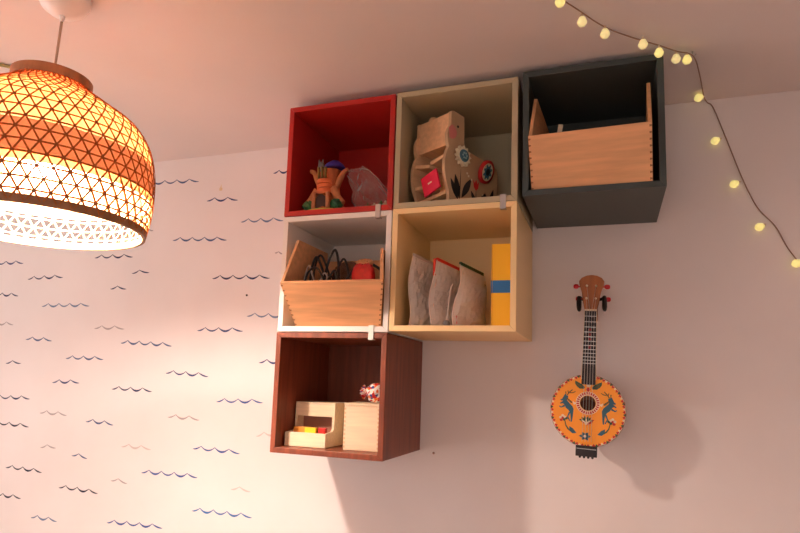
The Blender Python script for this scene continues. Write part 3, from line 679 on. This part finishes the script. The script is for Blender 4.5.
# face with the sound hole
vs = [(R*.98*math.cos(2*PI*i/seg), FY_, R*.98*math.sin(2*PI*i/seg)) for i in range(seg)]+[(HX+HR*math.cos(2*PI*i/seg), FY_, HZ+HR*math.sin(2*PI*i/seg)) for i in range(seg)]+[(HX+HR*math.cos(2*PI*i/seg), FY_+.003, HZ+HR*math.sin(2*PI*i/seg)) for i in range(seg)]
body.add(vs, [(i, (i+1) % seg, seg+(i+1) % seg, seg+i) for i in range(seg)]+[(seg+i, seg+(i+1) % seg, 2*seg+(i+1) % seg, 2*seg+i) for i in range(seg)])
body.lathe([(0, -.012), (.03, -.012)], axis='y', seg=24, m=2)
def paint(pts, m, lift=.0004): body.prism(pts, lambda x, z: (x, FY_, z), lambda x, z: (x, FY_-lift, z), m)
def ring(cx, cz, r0, r1, n0, n1, tot, m, lift=.0004):
    a0, a1 = 2*PI*n0/tot, 2*PI*n1/tot; k = 5
    o = [(cx+r1*math.cos(a0+(a1-a0)*i/k), cz+r1*math.sin(a0+(a1-a0)*i/k)) for i in range(k+1)]
    q = [(cx+r0*math.cos(a0+(a1-a0)*i/k), cz+r0*math.sin(a0+(a1-a0)*i/k)) for i in range(k, -1, -1)]
    paint(o+q, m, lift)
NB = 40                                           # border: red and cream teeth with green between
for i in range(NB):
    ring(0, 0, R*.955, R*.99, i, i+.55, NB, 4, .0004)
    a = 2*PI*(i+.27)/NB; tri = lambda a, r0, r1, w: [(r1*math.cos(a-w), r1*math.sin(a-w)), (r1*math.cos(a+w), r1*math.sin(a+w)), (r0*math.cos(a), r0*math.sin(a))]
    paint(tri(a, R*.90, R*.975, .055), 3, .0006)
    a = 2*PI*(i+.77)/NB; paint(tri(a, R*.915, R*.985, .05), 5 if i % 2 else 4, .0006)
for i in range(28):
    ring(HX, HZ, .0215, .0318, i, i+1, 28, 4, .0004); ring(HX, HZ, .0235, .0305, i+.15, i+.8, 28, 3, .0006)
px = lambda u, v: ((u-251)/2227, (243-v)/2227)
def both(pts, m, lift=.0005):
    q = [px(*p) for p in pts]; paint(q, m, lift); paint([(-x, z) for x, z in q][::-1], m, lift)
both([(86, 188), (98, 180), (108, 160), (116, 148), (124, 158), (134, 160), (132, 172), (128, 190), (142, 204), (160, 222), (168, 240), (166, 262), (164, 290), (160, 318), (153, 320), (152, 290), (148, 262), (136, 246), (122, 236), (112, 216), (100, 208), (88, 214), (84, 208), (98, 198), (104, 190), (94, 194)], 6)
for pl_ in ([(118, 152), (114, 136), (120, 134), (122, 152)], [(124, 154), (138, 134), (156, 118), (160, 122), (142, 140), (128, 158)], [(142, 138), (160, 136), (176, 128), (176, 133), (160, 142), (142, 143)], [(132, 150), (128, 128), (133, 127), (137, 148)]): both(pl_, 7)
both([(112, 216), (92, 230), (84, 224), (80, 230), (92, 238), (116, 228)], 6); both([(150, 262), (138, 288), (150, 312), (145, 316), (130, 290), (140, 258)], 6)
for a in (150, 176, 200, 222): both([(a*.0+128+6*math.cos(t)+(a-150)*.35, 178+a*.28+6*math.sin(t)-42) for t in [2*PI*i/8 for i in range(8)]], 7, .0008)
both([(172, 62), (190, 70), (214, 84), (232, 100), (226, 110), (200, 110), (182, 96), (172, 80)], 5)
both([(180, 74), (206, 90), (224, 102), (204, 102), (186, 90)], 7, .0008)
both([(160, 190), (178, 200), (186, 186), (182, 206), (168, 212)], 4)
both([(116, 316), (121, 314), (128, 340), (142, 360), (154, 370), (150, 375), (136, 366), (122, 344)], 5)
both([(146, 346), (168, 358), (190, 384), (166, 388), (148, 374)], 6)
for du, dv_, m in ((104, 284, 4), (92, 296, 4), (116, 292, 4), (104, 298, 3), (96, 312, 3), (114, 308, 5), (126, 300, 5)):
    both([(du+9*math.cos(2*PI*i/9), dv_+8*math.sin(2*PI*i/9)) for i in range(9)], m, .0005)
for a in (-1.2, -.7, -.25, .25, .7, 1.2):
    q = leafpts(0, 0, .020*math.sin(a), .017*math.cos(a)*1.0, .003); paint([(x-.003, z-.031) for x, z in q], 5, .0005)
paint([px(*p) for p in [(205, 296), (292, 296), (276, 318), (252, 330), (232, 322)]], 3, .0004)
for a in (-.9, 0, .9): paint([(x-.003, z-.034) for x, z in leafpts(0, 0, .017*math.sin(a), .014*math.cos(a), .002)], 4, .0007)
paint([(x-.003, z-.0345) for x, z in arc(0, 0, .0042, 0, 2*PI, 12)[:-1]], 4, .0009)
for i in range(6):
    a = 2*PI*i/6; paint([(x-.005, z-.070) for x, z in leafpts(0, 0, .016*math.cos(a), .012*math.sin(a), .0038)], 6, .0005)
paint([(x-.005, z-.070) for x, z in arc(0, 0, .004, 0, 2*PI, 10)[:-1]], 4, .0008)
both([(236, 112), (251, 100), (251, 128)], 3, .0006)
paint([(x+.0008, z+.071) for x, z in arc(0, 0, .0058, 0, 2*PI, 14)[:-1]], 4, .0009)
body.build('body', [M_or, M_side, M_uin, M_ur, M_ucr, M_ugr, M_ubl, M_uol], uk)
M_fret = mat('fretboard', (34, 26, 30), .45); M_neck = wood('uke_neck_wood', (186, 112, 62), grain=(20, 20, 2))
NK0, NK1 = .086, .281
w0, w1 = .0185, .0155
MB().prism([(-w0, NK0), (w0, NK0), (w1, NK1), (-w1, NK1)], lambda x, z: (x, FY_+.016, z), lambda x, z: (x, FY_+.0002, z)).build('neck', M_neck, uk, bevel=.002)
fbm = MB().prism([(-w0, .072), (w0, .072), (w1, NK1), (-w1, NK1)], lambda x, z: (x, FY_-.001, z), lambda x, z: (x, FY_-.0042, z))
fbm.build('fretboard', M_fret, uk)
for sx in (-1, 1):
    MB().prism([(sx*(w0-.0001), .086), (sx*(w0+.0014), .086), (sx*(w1+.0014), NK1-.003), (sx*(w1-.0001), NK1-.003)], lambda x, z: (x, FY_-.0002, z), lambda x, z: (x, FY_-.0038, z)).build('binding', M_ucr, uk)
fr = MB(); z = NK1; scale_ = .30
for i in range(13):
    z = NK1-scale_*(1-2**(-i/12.0)) if i else NK1-.001
    if z < .078: break
    w = w0+(w1-w0)*(z-.072)/(NK1-.072)
    fr.box(-w, w, FY_-.0052, FY_-.0042, z-.0009, z+.0009)
fr.build('frets', M_metal, uk)
dots = MB()
for i in (3, 4, 5, 7):
    za = NK1-scale_*(1-2**(-(i+.5)/12)); dots.prism(arc(0, za, .004, 0, 2*PI, 10)[:-1], lambda x, z: (x, FY_-.0042, z), lambda x, z: (x, FY_-.0046, z))
dots.build('fret_markers', mat('marker_red', (150, 44, 54), .5), uk)
hs = [(-.0165, NK1), (.0165, NK1), (.0215, NK1+.022), (.0255, NK1+.050), (.0335, NK1+.076), (.0345, NK1+.084), (.027, NK1+.094), (.014, NK1+.1005), (0, NK1+.1025), (-.014, NK1+.1005), (-.027, NK1+.094), (-.0345, NK1+.084), (-.0335, NK1+.076), (-.0255, NK1+.050), (-.0215, NK1+.022)]
MB().prism(hs, lambda x, z: (x, FY_+.010, z), lambda x, z: (x, FY_-.001, z)).build('headstock', M_neck, uk, bevel=.002)
MB().box(-.0165, .0165, FY_-.006, FY_-.001, NK1-.002, NK1+.003).build('nut', M_ucr, uk)
M_tune = mat('tuner_red', (196, 26, 40), .3)
for sx, zz, rx in ((-1, NK1+.070, .004), (1, NK1+.070, .007), (-1, NK1+.034, .0035), (1, NK1+.034, .006)):
    e0 = .0310 if zz > NK1+.05 else (.0235 if sx < 0 else .034)
    pg = MB().lathe([(0, FY_-.010), (.0028, FY_-.010), (.0032, FY_-.001), (0, FY_-.001)], c=(sx*.0125, 0, zz), axis='y', seg=12)
    pg.build('tuning_post', M_ucr, uk)
    kn = MB().tube([(sx*(e0-.004), FY_+.012, zz), (sx*(e0+.006), FY_+.012, zz)], .0022, seg=8).blob((sx*(e0+.0115), FY_+.012, zz), .0075, .0035, .0068, power=.75)
    kn.build('tuning_knob', M_tune, uk)
st = MB()
for x in (-.0105, -.0035, .0035, .0105):
    st.tube([(x*.95, FY_-.0072, NK1+.002), (x*1.15, FY_-.008, -.084)], .00055, seg=5)
    zt = NK1+.034 if abs(x) > .005 else NK1+.070
    st.tube([(x*.95, FY_-.0072, NK1+.002), (math.copysign(.0125, x), FY_-.008, zt)], .00055, seg=5)
st.build('strings', mat('string_pale', (206, 190, 176), .4), uk)
MB().box(-.028, .028, FY_-.010, FY_+.02, -.124, -.0955).box(-.026, .026, FY_-.0112, FY_-.010, -.1045, -.1025, 1).build('tailpiece', [M_fret, M_metal], uk, bevel=.001)
for x in (-.0165, -.0055, .0055, .0165): MB().blob((x, FY_-.006, -.1255), .0035, .004, .004, seg=8, rings=6).build('string_peg', M_fret, uk)
hk = thing('instrument_hanger', 'black padded fork hanger on the wall gripping the ukulele headstock', 'hanger', (.8825, 0, Z0+.470))
MB().box(-.014, .014, -.016, -.0004, -.055, .035).build('wall_plate', M_neck, hk, bevel=.003)
MB().tube([(0, -.015, .0), (0, -.085, .0)], .005, seg=12).build('stem', M_black, hk)
MB().tube(smooth_path([(-.034, -.095, .006), (-.026, -.09, .0), (0, -.085, -.003), (.026, -.09, .0), (.034, -.095, .006)], 5), .0045, seg=10).build('yoke', M_black, hk)
for sx in (-1, 1): MB().tube([(sx*.034, -.088, .0), (sx*.0345, -.150, -.014)], .0055, seg=10).blob((sx*.0345, -.128, -.018), .0068, .026, .022, power=.7).build('padded_arm', mat('foam_black', (30, 24, 22), .8), hk)

# ------------------------------------------------------------------ string of ball lights
HK = Vector((1.137, -.306, CZ))
tag(MB().tube([(0, 0, -.0003), (0, 0, -.010), (.004, 0, -.014), (.008, 0, -.010)], .0014, seg=8).build('ceiling_hook', M_metal, loc=HK), 'tiny ceiling hook where the light string turns down to the wall', 'hook')
sl = thing('string_light', 'string of pale yellow ball lights running along the ceiling and down the wall', 'string light', HK)
pts = [(.72, -.80, -.004), (.8051, -.676, -.007), (.834, -.638, -.008), (.870, -.585, -.009), (.923, -.503, -.0095), (.985, -.437, -.0095), (1.057, -.374, -.0095), (1.097, -.336, -.0095), (1.138, -.308, -.0135), (1.168, -.19, -.007), (1.196, -.05, -.005), (1.211, -.005, -.008),
       (1.2265, -.004, -.026), (1.255, -.004, -.118), (1.294, -.004, -.249), (1.328, -.004, -.338), (1.370, -.004, -.396), (1.396, -.004, -.457), (1.420, -.004, -.500), (1.47, -.004, -.60)]
pts = [Vector((x, y, z+CZ))-HK for x, y, z in pts]
MB().tube(smooth_path(pts, 6), .0016, seg=6).build('wire', mat('wire_brown', (158, 122, 106), .5), sl)
M_ball = mat('ball_light_glow', (244, 226, 140), .35, emit=BALL)
M_ball2 = mat('ball_light_pale', (248, 228, 160), .35, emit=BALL*.75)
def ball(p, d, r, m):
    p = Vector(p)-HK; d = Vector(d).normalized()
    q = d.to_track_quat('Z', 'X').to_matrix()
    mb = MB().lathe([(.0018, 0), (.0034, .004), (.0036, .010), (0, .010)], seg=10); mb.v = [tuple(q @ Vector(v)+p) for v in mb.v]
    c = mb.build('bulb_cap', mat('bulb_cap_clear', (214, 190, 160), .4), sl)
    mb = MB().lathe([(.003, .009), (r*.62, .0105), (r, .0095+r), (r*.94, .0095+r*1.35), (r*.6, .0095+r*1.85), (0, .0095+r*2)], seg=18); mb.v = [tuple(q @ Vector(v)+p) for v in mb.v]
    mb.build('ball_bulb', m, sl)
for (x, y), m in zip([(.8355, -.6588), (.8779, -.568), (.9274, -.5022), (1.0143, -.429), (1.0537, -.377), (1.0963, -.3345), (1.1227, -.3221)], (M_ball, M_ball2, M_ball2, M_ball2, M_ball, M_ball2, M_ball)):
    ball((x, y, CZ-.009), (.0, 0, -1), .0112, m)
for x, y, z in [(1.2, -.045, -.004), (1.245, -.007, -.125), (1.289, -.007, -.260), (1.347, -.007, -.390), (1.431, -.007, -.497)]:
    ball((x, y, CZ+z), (-.8, -.35, -.42), .0115, M_ball)
# pale green cord on the ceiling behind the lamp
gc = MB().tube(smooth_path([(-.95, -.90, -.005), (-.80, -.83, -.005), (-.70, -.78, -.005), (-.66, -.70, -.005)], 6), .005, seg=8)
gc.v = [(x, y, z+CZ-.0003) for x, y, z in gc.v]
tag(gc.build('green_cord', mat('cord_pale_green', (178, 170, 120), .6)), 'pale green cord on the ceiling at the left photo edge beside the lamp', 'cord')

# ------------------------------------------------------------------ light and camera
w = bpy.data.worlds.new('room_glow'); bpy.context.scene.world = w; w.use_nodes = True
w.node_tree.nodes['Background'].inputs[0].default_value = WORLD; w.node_tree.nodes['Background'].inputs[1].default_value = WSTR
cam = bpy.data.cameras.new('camera'); co = bpy.data.objects.new('camera', cam); C.objects.link(co)
cam.sensor_width = 36; cam.lens = 609.65/800*36; cam.shift_x = 14.77/800; cam.shift_y = 33.963/800; cam.clip_start = .02
a, b_, c_ = .3537, .1335, .0358
fw = Vector((-math.sin(a)*math.cos(b_), math.cos(a)*math.cos(b_), math.sin(b_))); rt = Vector((math.cos(a), math.sin(a), 0)); up = rt.cross(fw)
r_ = rt*math.cos(c_)+up*math.sin(c_); u_ = up*math.cos(c_)-rt*math.sin(c_)
co.matrix_world = Matrix(((r_.x, u_.x, -fw.x, .9263), (r_.y, u_.y, -fw.y, -1.9433), (r_.z, u_.z, -fw.z, .2092+Z0), (0, 0, 0, 1)))
sc = bpy.context.scene; sc.camera = co
sc.view_settings.view_transform = 'Standard'; sc.view_settings.look = 'None'; sc.view_settings.exposure = EXPO; sc.view_settings.gamma = 1
sc.view_settings.use_curve_mapping = False
sc.cycles.use_denoising = True; sc.cycles.max_bounces = 10; sc.cycles.transparent_max_bounces = 24; sc.cycles.sample_clamp_indirect = 6; sc.cycles.caustics_reflective = False; sc.cycles.caustics_refractive = False
